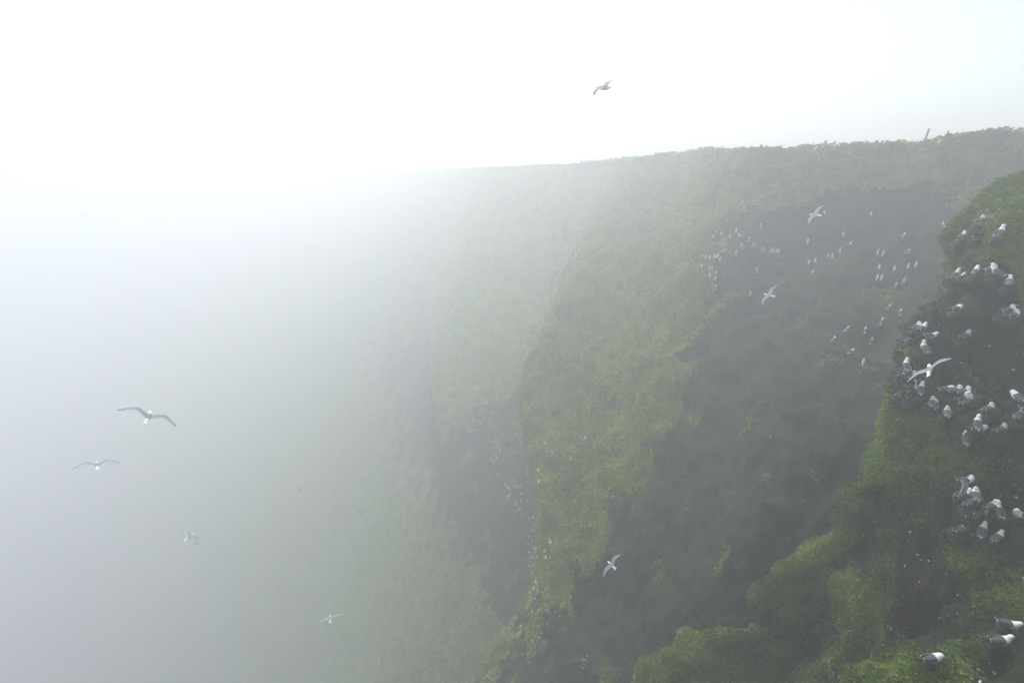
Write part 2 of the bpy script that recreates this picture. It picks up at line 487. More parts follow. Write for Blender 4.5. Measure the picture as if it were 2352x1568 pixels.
block = np.floor(fbm(flw / 1.1, 2, 57) * 5) / 5 * .26 * (1 - .6 * far_k) * smooth01(dist, 8, 13) - np.abs(fbm(flw / .7, 4, 59, .65)) * .3 * far_k
fine = fbm(flat / 0.42, 3, 61, .6) * 0.14 + (fbm(flat / 0.15, 2, 63, .6) * .07 - np.abs(fbm(flw / .3, 3, 65, .6)) * .16) * (1 - far_k)
cush = 1 - np.abs(vnoise(flat / 1.15, 71))
cush2 = 1 - np.abs(vnoise(flat / 0.42, 73))
puff = (cush ** 1.6) * 0.46 + (cush2 ** 1.5) * 0.17
rockd = big + mid + ledge + ledge2 + crag + block + fine + .22
lump = (1 - np.abs(vnoise(flat / 2.1, 77))) ** 2 * .36 * (1 - far_k)
mossd = big + lump - .24 + mid * .9 + ledge * .3 + crag * .35 * far_k + puff * 1.0 + fine * .4 - 0.10
disp = rockd * (1 - gmask) + mossd * gmask
near_k = np.clip(dist / 13.0, 0.28, 1.0)
fdet = fine * (1 - gmask) + .5 * fine * gmask
disp = ((disp - fdet) * near_k + fdet * np.maximum(near_k, .75)) * is_face + (1 - is_face) * (fbm(flat / 1.6, 4, 81, .6) * 0.30 + 0.10 * puff) * np.clip(dist / 15, 0, 1)
flat2 = flat + nfl * disp[:, None]

idx = np.arange(nc * nr).reshape(nc, nr)
quads = np.stack([idx[:-1, :-1], idx[1:, :-1], idx[1:, 1:], idx[:-1, 1:]], axis=-1).reshape(-1, 4)
if FLIP:
    quads = quads[:, ::-1]
me = mesh_np('cliff', flat2, quads, [M_CLIFF])
ga = me.attributes.new('green', 'FLOAT', 'POINT')
ga.data.foreach_set('value', gmask.astype(np.float32))
cliff = link(bpy.data.objects.new('cliff', me))
tag(cliff, kind='structure')

# sea far below in the fog
sm, sn, sl, sb = new_mat('sea_water')
sb.inputs['Base Color'].default_value = (0.018, 0.035, 0.045, 1)
sb.inputs['Roughness'].default_value = 0.18
stx = sn.new('ShaderNodeTexNoise'); stx.inputs['Scale'].default_value = 0.35; stx.inputs['Detail'].default_value = 5
sbu = sn.new('ShaderNodeBump'); sbu.inputs['Distance'].default_value = 0.6; sbu.inputs['Strength'].default_value = 0.7
sgeo = sn.new('ShaderNodeNewGeometry')
sl.new(sgeo.outputs['Position'], stx.inputs['Vector'])
sl.new(stx.outputs['Fac'], sbu.inputs['Height'])
sl.new(sbu.outputs[0], sb.inputs['Normal'])
sx, sy = np.meshgrid(np.linspace(-760, 420, 119), np.linspace(-260, 760, 103), indexing='ij')
sz = SEA_Z + 0.35 * np.sin(sx * .21 + sy * .05) + .25 * np.sin(sy * .33 - sx * .11)
sidx = np.arange(sx.size).reshape(sx.shape)
sq = np.stack([sidx[:-1, :-1], sidx[1:, :-1], sidx[1:, 1:], sidx[:-1, 1:]], -1).reshape(-1, 4)
sea = link(bpy.data.objects.new('sea', mesh_np('sea', np.stack([sx, sy, sz], -1).reshape(-1, 3), sq, [sm])))
tag(sea, kind='structure')

# ------------------------------------------------------------------ the fog
hm = bpy.data.materials.new('fog_air')
hm.use_nodes = True
hn, hl = hm.node_tree.nodes, hm.node_tree.links
hn.clear()
ho = hn.new('ShaderNodeOutputMaterial')
hv = hn.new('ShaderNodeVolumePrincipled')
hv.inputs['Color'].default_value = (0.976, 0.987, 0.999, 1)
hv.inputs['Density'].default_value = FOG
hv.inputs['Anisotropy'].default_value = 0.5
hl.new(hv.outputs[0], ho.inputs['Volume'])
bm = bmesh.new()
bmesh.ops.create_cube(bm, size=1.0)
bmesh.ops.scale(bm, verts=bm.verts, vec=(1300, 1130, 4.6 - (SEA_Z - 5)))
bmesh.ops.translate(bm, verts=bm.verts, vec=(-160, 250, (4.6 + SEA_Z - 5) / 2))
hme = bpy.data.meshes.new('haze'); bm.to_mesh(hme); bm.free()
hme.materials.append(hm)
haze = link(bpy.data.objects.new('haze', hme))
tag(haze, 'pale sea fog filling the air around the cliff', 'fog', kind='stuff')

# ------------------------------------------------------------------ surface samples
bvh = BVHTree.FromPolygons([tuple(v) for v in flat2.tolist()], quads.tolist())
fq = flat2[quads]                                    # nq,4,3
qc = fq.mean(axis=1)
qn = np.cross(fq[:, 2] - fq[:, 0], fq[:, 3] - fq[:, 1])
qa = np.linalg.norm(qn, axis=1) * 0.5
qn = qn / (np.linalg.norm(qn, axis=1, keepdims=True) + 1e-9)
if np.mean(qn[:, 0]) > 0:
    qn = -qn
qg = gmask[quads].mean(axis=1)
qd = np.linalg.norm(qc, axis=1)
qrow = row_id[quads[:, 0]]
depth = qc[:, 1] * CP - qc[:, 2] * SP
ix = qc[:, 0] / np.maximum(depth, .1) * FPX + 1176
iy = -(qc[:, 1] * SP + qc[:, 2] * CP) / np.maximum(depth, .1) * FPX + 784
seen = (depth > 1) & (ix > -150) & (ix < 2560) & (iy > 100) & (iy < 1760)
facing = np.einsum('ij,ij->i', qn, qc) < 0.25 * qd


def scatter(name, sel, weight, count, size, blades, lean, label, cat, jit=.13):
    ids = np.nonzero(sel)[0]
    w = weight[ids]; w = w / w.sum()
    pick = rng.choice(ids, size=count, p=w)
    r1, r2 = rng.random((count, 1)), rng.random((count, 1))
    q = fq[pick]
    base = (q[:, 0] * (1 - r1) + q[:, 1] * r1) * (1 - r2) + (q[:, 3] * (1 - r1) + q[:, 2] * r1) * r2
    nrm = qn[pick]
    up = nrm * (1 - lean) + np.array([0, 0, lean])
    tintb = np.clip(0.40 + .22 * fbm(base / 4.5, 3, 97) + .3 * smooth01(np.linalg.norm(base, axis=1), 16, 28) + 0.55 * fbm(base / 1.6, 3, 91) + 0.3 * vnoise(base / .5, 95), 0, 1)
    sz = size[pick][:, None] if hasattr(size, '__len__') else np.full((count, 1), size)
    vs, tn = [], []
    for k in range(blades):
        dr = up + rng.normal(0, .62, (count, 3))
        dr /= np.linalg.norm(dr, axis=1, keepdims=True) + 1e-9
        sd = np.cross(dr, rng.normal(0, 1, (count, 3)))
        sd /= np.linalg.norm(sd, axis=1, keepdims=True) + 1e-9
        ln = sz * rng.uniform(.55, 1.45, (count, 1))
        wd = ln * rng.uniform(.22, .45, (count, 1))
        b0 = base + rng.normal(0, .35, (count, 3)) * sz - nrm * sz * .15
        droop = np.array([0, 0, -.25]) * ln
        vs.append(np.stack([b0, b0 + dr * ln * .5 + sd * wd, b0 + dr * ln + droop, b0 + dr * ln * .5 - sd * wd], axis=1))
        tn.append(np.clip(tintb + rng.normal(0, jit, count), 0, 1))
    vs = np.concatenate(vs).reshape(-1, 3)
    tn = np.repeat(np.concatenate(tn), 4)
    fs = np.arange(len(vs)).reshape(-1, 4)
    me = mesh_np(name, vs, fs, [M_LEAF], smooth=False)
    a = me.attributes.new('tint', 'FLOAT', 'POINT')
    a.data.foreach_set('value', tn.astype(np.float32))
    o = link(bpy.data.objects.new(name, me))
    tag(o, label, cat, kind='stuff')
    return o


# ------------------------------------------------------------------ white flecks (droppings, feathers) on the near rock
fl_sel = seen & facing & (qd < 21) & (qg < .75) & (ix > 1750)
ids = np.nonzero(fl_sel)[0]
fw = qa[ids] / np.maximum(qd[ids], 4) ** 2 * (0.25 + smooth01(iy[ids], 700, 1400)) * (0.4 + smooth01(vnoise(qc[ids] / 1.1, 101), -.1, .6))
pick = rng.choice(ids, size=3600, p=fw / fw.sum())
c = qc[pick] + qn[pick] * .012
t1 = np.cross(qn[pick], rng.normal(0, 1, (len(pick), 3)))
t1 /= np.linalg.norm(t1, axis=1, keepdims=True)
t2 = np.cross(qn[pick], t1)
s1 = rng.uniform(.004, .019, (len(pick), 1)) * (1 + (rng.random((len(pick), 1)) > .93) * 1.2)
s2 = s1 * rng.uniform(.25, .7, (len(pick), 1))
top = qn[pick] * s2 * .8
vs = np.stack([c + t1 * s1, c + t2 * s2, c - t1 * s1, c - t2 * s2, c + top], axis=1).reshape(-1, 3)
b5 = np.arange(len(pick))[:, None] * 5
fs = np.concatenate([b5 + np.array([[0, 1, 4]]), b5 + np.array([[1, 2, 4]]), b5 + np.array([[2, 3, 4]]), b5 + np.array([[3, 0, 4]])])
flk = link(bpy.data.objects.new('droppings', mesh_np('droppings', vs, fs, [M_GUANO])))
tag(flk, 'small white droppings and feathers speckling the near dark rock', 'droppings', kind='stuff')

# ------------------------------------------------------------------ bird meshes
def loft(rings, n=12, close=True):
    """rings: (centre, axis_u, axis_v, ru, rv) -> verts, faces"""
    vs, fs = [], []
    for (cc, au, av, ru, rv) in rings:
        for k in range(n):
            a = 2 * math.pi * k / n
            vs.append(cc + au * (math.cos(a) * ru) + av * (math.sin(a) * rv))
    for i in range(len(rings) - 1):
        for k in range(n):
            k2 = (k + 1) % n
            fs.append((i * n + k, i * n + k2, (i + 1) * n + k2, (i + 1) * n + k))
    if close:
        for ring, rev in ((0, True), (len(rings) - 1, False)):
            vs.append(rings[ring][0].copy())
            ci = len(vs) - 1
            for k in range(n):
                k2 = (k + 1) % n
                t = (ring * n + k, ring * n + k2, ci)
                fs.append(t if not rev else t[::-1])
    return vs, fs


Y = Vector((0, 1, 0))


def spine_rings(sp, sub=3):
    """spine in the x,z plane (or with y): (x, y, z, half width, half height); Catmull refined"""
    a = np.array(sp, dtype=float)
    t = np.linspace(0, len(a) - 1, (len(a) - 1) * sub + 1)
    c = catmull(a, t)
    out = []
    for i in range(len(c)):
        p0, p1 = c[max(i - 1, 0)], c[min(i + 1, len(c) - 1)]
        d = Vector(p1[:3] - p0[:3]).normalized()
        side = d.cross(Vector((0, 0, 1)))
        if side.length < 1e-3:
            side = Vector((0, -1, 0))
        side.normalize()
        if side.y > 0:
            side = -side
        upv = side.cross(d).normalized()
        out.append((Vector(c[i][:3]), -side, upv, max(c[i][3], .002), max(c[i][4], .002)))
    return out


def rings_clean(rings):
    """keep one side direction through the spine so that the loft never twists"""
    prev = None
    res = []
    for (cc, au, av, ru, rv) in rings:
        if prev is not None and au.dot(prev[0]) < 0:
            au = -au
        if prev is not None and av.dot(prev[1]) < 0:
            av = -av
        prev = (au, av)
        res.append((cc, au, av, ru, rv))
    return res


POSE = {
    'sit': dict(sp=[(-.232, 0, .090, .020, .005), (-.175, 0, .100, .031, .010), (-.115, 0, .112, .044, .032), (-.045, 0, .118, .063, .058), (.030, 0, .122, .068, .064), (.085, 0, .142, .059, .057), (.112, 0, .180, .041, .044), (.124, 0, .210, .034, .037), (.142, 0, .228, .031, .033), (.164, 0, .229, .020, .021), (.176, 0, .226, .009, .009)],
                bill=((.172, 0, .227), (.213, 0, .219)), eye=(.158, .023, .236)),
    'upright': dict(sp=[(-.205, 0, .048, .020, .005), (-.155, 0, .075, .031, .010), (-.100, 0, .104, .044, .032), (-.040, 0, .130, .062, .056), (.020, 0, .155, .066, .060), (.062, 0, .190, .055, .052), (.076, 0, .230, .038, .040), (.082, 0, .262, .033, .035), (.098, 0, .282, .031, .033), (.120, 0, .283, .020, .021), (.132, 0, .280, .009, .009)],
                    bill=((.128, 0, .281), (.169, 0, .275)), eye=(.114, .023, .290)),
    'low': dict(sp=[(-.235, 0, .128, .020, .005), (-.180, 0, .126, .031, .010), (-.115, 0, .124, .044, .032), (-.045, 0, .118, .063, .058), (.030, 0, .112, .068, .062), (.090, 0, .120, .058, .054), (.130, 0, .146, .042, .044), (.150, 0, .166, .034, .036), (.172, 0, .176, .030, .032), (.194, 0, .173, .020, .021), (.206, 0, .169, .009, .009)],
                bill=((.202, 0, .170), (.243, 0, .158)), eye=(.188, .023, .182)),
    'tuck': dict(sp=[(-.232, 0, .098, .020, .005), (-.175, 0, .106, .031, .010), (-.115, 0, .114, .044, .032), (-.045, 0, .118, .064, .060), (.030, 0, .124, .070, .066), (.082, 0, .146, .060, .058), (.106, 0, .180, .043, .045), (.110, .006, .208, .036, .037), (.098, .016, .224, .032, .031), (.078, .024, .220, .021, .020), (.068, .028, .215, .009, .009)],
                 bill=((.071, .027, .216), (.038, .038, .198)), eye=(.092, .044, .228)),
    'preen': dict(sp=[(-.236, 0, .112, .021, .005), (-.178, 0, .116, .032, .010), (-.115, 0, .120, .045, .034), (-.045, 0, .122, .064, .060), (.030, 0, .126, .069, .066), (.085, 0, .142, .060, .058), (.128, 0, .168, .046, .047), (.156, 0, .178, .037, .038), (.176, 0, .160, .032, .032), (.182, 0, .136, .021, .021), (.182, 0, .124, .009, .009)],
                  bill=((.182, 0, .128), (.176, 0, .088)), eye=(.186, .026, .156)),
}


def body_mesh(name, pose):
    rings = [(a, b, c, d * (1.16 if i > 16 else 1.08 if i > 8 else 1), e * (1.14 if i > 16 else 1.08 if i > 8 else 1)) for i, (a, b, c, d, e) in enumerate(rings_clean(spine_rings(POSE[pose]['sp'])))]
    vs, fs = loft(rings, 12)
    fm = []
    for f in fs:
        cc = sum((vs[i] for i in f), Vector()) / len(f)
        ring = min(f) // 12
        frac = ring / (len(rings) - 1)
        b = rings[min(ring, len(rings) - 1)][0]
        top = (cc - b).dot(rings[min(ring, len(rings) - 1)][2])
        fm.append(1 if (0.07 < frac < 0.42 and top > (0.014 if frac > .24 else .002)) else 0)
    return mesh_py(name, vs, fs, [M_WHITE, M_GREY], fm)


def folded_wing_mesh(name, pose, s):
    sp = POSE[pose]['sp']
    tl, ch = Vector(sp[1][:3]), Vector(sp[5][:3])
    ax = (tl - ch).normalized()                    # shoulder to tail
    upv = Vector((-ax.z, 0, ax.x)); upv = upv if upv.z > 0 else -upv
    pr = [(0.00, .040, .020, .030, .010), (0.05, .056, .014, .047, .016), (0.12, .058, .014, .050, .018), (0.19, .050, .020, .042, .016), (0.235, .036, .024, .034, .011), (.247, .033, .024, .033, .010), (0.295, .020, .022, .024, .007), (0.335, .009, .020, .015, .005), (.362, .003, .019, .005, .002)]
    rings = []
    for (t, yy, zz, hh, ww) in pr:
        cc = ch + ax * (t * .89 + .050) + upv * (zz - .006) + Vector((0, s * yy, 0))
        out = (Vector((0, s * .92, 0)) + upv * .38).normalized()
        rr = ax.cross(out).normalized()
        rings.append((cc, rr, out, hh, ww))
    rings = rings_clean(rings)
    vs, fs = loft(rings, 8)
    fm = []
    for f in fs:
        ring = min(f) // 8 if len(f) == 4 else (0 if len(rings) * 8 in f else 7)
        fm.append({4: 1, 5: 2, 6: 2, 7: 2}.get(ring, 0))
    return mesh_py(name, vs, fs, [M_GREY, M_WHITE, M_BLACK], fm)


def bill_mesh(name, a, b, r=.0075):
    a, b = Vector(a), Vector(b)
    d = (b - a).normalized()
    side = d.cross(Vector((0, 0, 1)))
    side = side.normalized() if side.length > .01 else Vector((0, 1, 0))
    upv = side.cross(d).normalized()
    L = (b - a).length
    rings = []
    for t, k, dr in ((0, 1, 0), (.35, .82, .0005), (.7, .55, -.0005), (.92, .28, -.003), (1.0, .06, -.006)):
        rings.append((a + d * (L * t) + upv * dr, side, upv, r * k * .8, r * k))
    vs, fs = loft(rings, 6)
    return mesh_py(name, vs, fs, [M_BILL])


def eye_mesh(name, cc, r=.0055):
    bm = bmesh.new()
    bmesh.ops.create_icosphere(bm, subdivisions=1, radius=r, matrix=Matrix.Translation(cc))
    me = bpy.data.meshes.new(name); bm.to_mesh(me); bm.free()
    me.materials.append(M_EYE)
    return me


def leg_mesh(name, s, z0=.07):
    y = s * .022
    rings = []
    for (x, z, r) in ((-.005, z0, .010), (.0, z0 * .55, .006), (.004, .010, .005), (.010, .002, .006)):
        rings.append((Vector((x, y, z)), Vector((1, 0, 0)), Vector((0, 1, 0)), r, r))
    vs, fs = loft(rings, 6)
    o = len(vs)
    # webbed foot: three toes in one thin wedge
    toe = [(-.008, y - .006, 0), (-.008, y + .006, 0), (.030, y + .022, 0), (.038, y, 0), (.030, y - .022, 0)]
    vs += [Vector((a, b, .0)) for a, b, c in toe] + [Vector((a, b, .006)) for a, b, c in toe]
    fs += [(o, o + 4, o + 3, o + 2, o + 1), (o + 5, o + 6, o + 7, o + 8, o + 9)]
    fs += [(o + k, o + (k + 1) % 5, o + 5 + (k + 1) % 5, o + 5 + k) for k in range(5)]
    return mesh_py(name, vs, fs, [M_LEG])


MESH = {}
for ps in POSE:
    d = POSE[ps]
    ex, ey, ez = d['eye']
    ey2 = -ey if ps != 'tuck' else -.012
    MESH[ps] = dict(body=body_mesh('gull_body_' + ps, ps),
                    wings=[folded_wing_mesh('gull_folded_wing', ps, s) for s in (1, -1)],
                    bill=bill_mesh('gull_bill', *d['bill']),
                    eyes=[eye_mesh('gull_eye', Vector((ex, yy, ez))) for yy in (ey, ey2)],
                    legs=[leg_mesh('gull_leg', s) for s in (1, -1)])


def far_gull_mesh(ps):
    """one continuous low mesh for birds a few pixels tall: body, mantle and wing tips"""
    rings = rings_clean(spine_rings(POSE[ps]['sp'], 2))
    vs, fs = loft(rings, 10)
    fm = []
    for f in fs:
        cc = sum((vs[i] for i in f), Vector()) / len(f)
        ring = min(min(f) // 10, len(rings) - 1)
        frac = ring / (len(rings) - 1)
        top = (cc - rings[ring][0]).dot(rings[ring][2])
        fm.append(2 if (frac < .1 and top > 0) else 1 if (0.1 < frac < .52 and top > -.012) else 0)
    return mesh_py('far_gull_' + ps, vs, fs, [M_WHITE, M_GREY, M_BLACK], fm)


FAR = {ps: far_gull_mesh(ps) for ps in ('sit', 'upright', 'tuck')}


def guillemot_mesh(name, bend):
    sp = [(-.075, 0, .010, .016, .008), (-.060, 0, .045, .036, .030), (-.035, 0, .10, .056, .050), (-.010, 0, .17, .062, .056), (.010, 0, .24, .052, .048), (.016 + bend, 0, .295, .034, .034), (.022 + bend * 1.6, 0, .335, .027, .028), (.040 + bend * 2, 0, .362, .026, .026), (.064 + bend * 2, 0, .366, .015, .015), (.092 + bend * 2, 0, .366, .006, .007), (.112 + bend * 2, 0, .364, .002, .002)]
    rings = rings_clean(spine_rings(sp, 2))
    vs, fs = loft(rings, 10)
    fm = []
    for f in fs:
        cc = sum((vs[i] for i in f), Vector()) / len(f)
        ring = min(min(f) // 10, len(rings) - 1)
        frac = ring / (len(rings) - 1)
        rel = cc - rings[ring][0]
        fm.append(1 if (.08 < frac < .56 and rel.x > rings[ring][3] * .3) else 0)
    return mesh_py(name, vs, fs, [M_BROWN, M_WHITE], fm)


GUI = [guillemot_mesh('guillemot_upright', 0.0), guillemot_mesh('guillemot_bent', -.012)]


def ledge_mesh(seed):
    r = random.Random(seed)
    bm = bmesh.new()
    bmesh.ops.create_icosphere(bm, subdivisions=2, radius=1.0)
    for v in bm.verts:
        n = 1 + r.uniform(-.16, .16)
        v.co = Vector((v.co.x * n, v.co.y * n, v.co.z * (1 + r.uniform(-.12, .12))))
        if v.co.z > .45:
            v.co.z = .45 + r.uniform(-.04, .04)
    me = bpy.data.meshes.new('rock_ledge'); bm.to_mesh(me); bm.free()
    me.materials.append(M_NEST)
    return me


LEDGES = [ledge_mesh(k) for k in range(5)]


def sight(sx, sy, maxd=200.0):
    d = ray_of(sx, sy)
    h, n, i, t = bvh.ray_cast(Vector((0, 0, 0)), d, maxd)
    if h is None:
        for k in (6, 14, 26, 40, 60):            # nudge inland / down until the face is met
            d = ray_of(sx + k, sy + k * .6)
            h, n, i, t = bvh.ray_cast(Vector((0, 0, 0)), d, maxd)
            if h is not None:
                break
    return d, h, t


def child(name, me, parent):
    o = bpy.data.objects.new(name, me)
    return link(o, parent)


def add_ledge(base, d, size):
    o = bpy.data.objects.new('rock_ledge', random.choice(LEDGES))
    hd = Vector((d.x, d.y, 0)).normalized()
    o.location = base + hd * size * .45 - Vector((0, 0, size * 1.0 * .45 - .004))
    o.scale = (size * random.uniform(.8, 1.15), size * random.uniform(.75, 1.05), size * 1.0)
    o.rotation_euler = (0, 0, random.uniform(0, 6.28))
    link(o, cliff)


DEBUG = []
BIRDS = []


def perched(sx, sy, yaw, pose, label, group=None, parts=True, ledge=True, pull=.27, kind='kittiwake', sc_=1.0):
    d, h, t = sight(sx, sy)
    if h is None:
        print('NO HIT', sx, sy); return
    DEBUG.append((sx, sy, round(t, 1)))
    base = h - d * pull - Vector((0, 0, .10))
    BIRDS.append(tuple(base - d * .15 + Vector((0, 0, .12))))
    e = bpy.data.objects.new(kind, None if parts else FAR[pose])
    e.location = base
    e.rotation_euler = (0, 0, R(yaw + random.uniform(-6, 6)))
    e.scale = (sc_,) * 3
    link(e)
    tag(e, label, 'bird', group)
    if parts:
        m = MESH[pose]
        child('body', m['body'], e)
        for w in m['wings']: child('folded_wing', w, e)
        child('bill', m['bill'], e)
        for w in m['eyes']: child('eye', w, e)
        for w in m['legs']: child('leg', w, e)
    else:
        pass
    if ledge:
        add_ledge(base, d, random.uniform(.13, .18))
    return e


# ---- kittiwakes on the nearest ledge and the near buttress (2560-wide photo pixels)
KG = 'kittiwakes on the near buttress'
NEAR = [
    (2328, 1646, 5, 'preen', 'kittiwake with bowed white head on a dark slab, lowest of all perched birds'),
    (2500, 1600, -3, 'sit', 'yellow-billed kittiwake resting on dark slab, middle of three largest birds'),
    (2518, 1558, -20, 'low', 'kittiwake with tail raised behind it, uppermost of three largest birds'),
    (2451, 553, 25, 'tuck', 'small kittiwake half hidden on the grassy skyline of the near buttress'),
    (2405, 592, 40, 'sit', 'kittiwake on the buttress shoulder directly above another kittiwake, left of two larger ones'),
    (2388, 614, 30, 'tuck', 'kittiwake low on the shoulder edge, leftmost of the top ledge row'),
    (2439, 590, 50, 'sit', 'white-breasted kittiwake with bowed head in the middle of the top grassy ledge'),
    (2498, 585, 30, 'upright', 'kittiwake standing tall under bright grass, rightmost of the top ledge row'),
    (2363, 676, 70, 'upright', 'kittiwake seen from behind at the left edge of the second ledge row'),
    (2387, 690, 20, 'upright', 'kittiwake partly hidden behind a neighbour on the second ledge row'),
    (2398, 696, 20, 'sit', 'kittiwake stretched right in front of a hidden neighbour, second ledge row'),
    (2439, 681, 40, 'sit', 'lone kittiwake below the green patch, middle of the second ledge row'),
    (2474, 676, 15, 'tuck', 'kittiwake pressed against the back of an upright one, second ledge row'),
    (2489, 682, 110, 'upright', 'kittiwake with its back turned, tail hanging down, second ledge row'),
    (2523, 706, 50, 'sit', 'kittiwake facing away at the right end of the second ledge row'),
    (2388, 774, 15, 'preen', 'lone kittiwake with rounded white head on bare dark rock mid buttress'),
    (2519, 778, 10, 'tuck', 'rear kittiwake of the pair at the right edge on bare rock'),
    (2531, 790, 20, 'tuck', 'front kittiwake of the pair at the right edge on bare rock'),
    (2289, 819, 20, 'tuck', 'kittiwake at the left of a pair on the buttress outer edge'),
    (2304, 822, 30, 'sit', 'kittiwake at the right of a pair on the buttress outer edge'),
    (2323, 839, 0, 'low', 'kittiwake lying level facing right just below a pair on the outer edge'),
    (2412, 841, 25, 'sit', 'lone kittiwake facing right above the dark hollow with the gliding gull'),
    (2270, 852, 20, 'tuck', 'kittiwake perched out on the very edge left of a lone back-turned one'),
    (2311, 872, 85, 'upright', 'kittiwake showing only its grey back, above the gliding gull'),
    (2265, 916, 60, 'upright', 'topmost kittiwake of the crowd left of the gliding gull'),
    (2268, 931, 40, 'tuck', 'second kittiwake from the top in the crowd left of the gliding gull'),
    (2256, 936, 30, 'sit', 'leftmost kittiwake of the crowd beside the gliding gull'),
    (2277, 943, 20, 'tuck', 'kittiwake under the gliding gull wing tip, lowest of its crowd'),
    (2275, 965, 15, 'sit', 'topmost kittiwake of the cluster below the gliding gull wing tip'),
    (2279, 977, 15, 'tuck', 'middle kittiwake of the cluster below the gliding gull wing tip'),
    (2302, 975, 50, 'upright', 'slim kittiwake with raised head at the right of the cluster below the gliding gull'),
    (2252, 985, 20, 'sit', 'leftmost kittiwake of the cluster below the gliding gull wing tip'),
    (2279, 989, 10, 'sit', 'lowest kittiwake of the cluster below the gliding gull wing tip'),
    (2362, 974, 5, 'preen', 'leftmost of three kittiwakes side by side under the dark hollow'),
    (2386, 977, 10, 'tuck', 'middle of three kittiwakes side by side under the dark hollow'),
    (2408, 980, 0, 'tuck', 'rightmost of three kittiwakes side by side under the dark hollow'),
    (2428, 992, 180, 'tuck', 'grey kittiwake lying low with hidden head at the end of the trio'),
    (2402, 996, 25, 'tuck', 'rear kittiwake of the overlapping pair just below the trio'),
    (2411, 1006, 30, 'sit', 'front kittiwake of the overlapping pair just below the trio'),
    (2330, 1008, 50, 'tuck', 'smaller left kittiwake of a close pair on the left rock below the trio'),
    (2338, 1013, 45, 'sit', 'larger right kittiwake of a close pair on the left rock below the trio'),
    (2368, 1033, 50, 'tuck', 'single kittiwake with head turned, between the close pair and the trio'),
    (2470, 1023, 25, 'tuck', 'kittiwake facing right alone on dark rock, left of the birds cut by the frame'),
    (2545, 994, 75, 'preen', 'uppermost kittiwake of three at the right frame edge, head bowed'),
    (2554, 1014, 60, 'sit', 'middle kittiwake of three at the right frame edge'),
    (2547, 1039, 30, 'sit', 'lowest kittiwake of three at the right frame edge, tail to the left'),
    (2443, 1060, 50, 'upright', 'kittiwake standing behind a larger lying one on the mossy step'),
    (2444, 1073, 0, 'preen', 'white-breasted kittiwake lying level in front of another on the mossy step'),
    (2500, 1074, 15, 'tuck', 'kittiwake with head turned back at the right of the mossy step'),
    (2414, 1097, 60, 'upright', 'kittiwake seen from behind, lowest on the mossy step'),
    (2412, 1201, -10, 'tuck', 'topmost kittiwake of the lower colony, lying grey with hidden head'),
    (2440, 1238, 60, 'tuck', 'kittiwake right of the wing-stretching one, back turned, lower colony'),
    (2426, 1258, 15, 'tuck', 'kittiwake with round white head in the middle of the lower colony'),
    (2428, 1288, 5, 'tuck', 'left kittiwake of the low overlapping pair in the lower colony'),
    (2449, 1281, 5, 'sit', 'right kittiwake of the low overlapping pair in the lower colony'),
    (2477, 1266, 15, 'tuck', 'kittiwake hidden behind a large back-turned one, lower colony'),
    (2495, 1277, 75, 'upright', 'large kittiwake with dark back turned at the right of the lower colony'),
    (2553, 1287, 170, 'tuck', 'kittiwake with only its grey tail end in the frame at the right edge'),
    (2401, 1324, 10, 'tuck', 'left of three kittiwakes in the bottom row of the lower colony'),
    (2455, 1328, 40, 'upright', 'middle of three kittiwakes in the bottom row of the lower colony'),
    (2493, 1344, 30, 'sit', 'right of three kittiwakes in the bottom row, yellow bill to the right'),
]
for (x, y, a, ps, lb) in NEAR:
    perched(x, y, a, ps, lb, KG, sc_=.94)

# ---- kittiwakes on the dark bay wall behind
BG = 'kittiwakes on the dark bay wall'
BAY = [
    (2358, 566, 80, 'upright', 'kittiwake on the dark wall just left of the near buttress top, back turned'),
    (2258, 590, 35, 'sit', 'upper of two kittiwakes on the dark wall beside the near buttress'),
    (2268, 631, 30, 'sit', 'lower of two kittiwakes on the dark wall beside the near buttress'),
    (2220, 770, 35, 'sit', 'topmost left kittiwake of the loose group of eight left of the buttress'),
    (2250, 785, 60, 'upright', 'rightmost kittiwake of the loose group of eight left of the buttress'),
    (2203, 807, 40, 'upright', 'kittiwake just below the topmost one in the loose group of eight'),
    (2162, 829, 50, 'upright', 'kittiwake at the centre of the loose group of eight on the dark wall'),
    (2116, 825, 30, 'sit', 'kittiwake above the leftmost one in the loose group of eight'),
    (2083, 850, 45, 'sit', 'leftmost kittiwake of the loose group of eight on the dark wall'),
    (2177, 856, 45, 'upright', 'lower right kittiwake of the loose group of eight on the dark wall'),
    (2126, 881, 30, 'sit', 'lowest kittiwake of the loose group of eight on the dark wall'),
    (1855, 512, 60, 'upright', 'left upper kittiwake of four below the hazy green fringe'),
    (1885, 509, 80, 'upright', 'third kittiwake from left of four below the hazy green fringe'),
    (1906, 491, 30, 'sit', 'highest kittiwake of four below the hazy green fringe'),
    (1862, 527, 120, 'upright', 'lowest kittiwake of four below the hazy green fringe'),
    (1902, 568, 75, 'upright', 'lone kittiwake midway between the green fringe and the long bird ledge'),
    (1853, 590, 150, 'sit', 'kittiwake facing left with curved white body above the guillemot crowd'),
    (1871, 602, 50, 'upright', 'kittiwake one step right of the curved left-facing one'),
    (1855, 619, 90, 'upright', 'kittiwake straight below the curved left-facing one'),
    (1885, 617, 90, 'upright', 'kittiwake second from left in the line before four guillemots'),
    (1908, 627, 120, 'upright', 'kittiwake next to the row of four guillemots'),
    (1840, 637, 70, 'upright', 'kittiwake right of the guillemot crowd, lowest of its line'),
    (1808, 629, 40, 'sit', 'kittiwake just above the right end of the guillemot crowd'),
    (1893, 680, 75, 'upright', 'lone kittiwake on bare dark rock above the flapping gull'),
    (1788, 721, 70, 'upright', 'lone kittiwake below the guillemot crowd at the edge of the green slope'),
]
for (x, y, a, ps, lb) in BAY:
    perched(x, y, a, ps, lb, BG, parts=False, pull=.2)

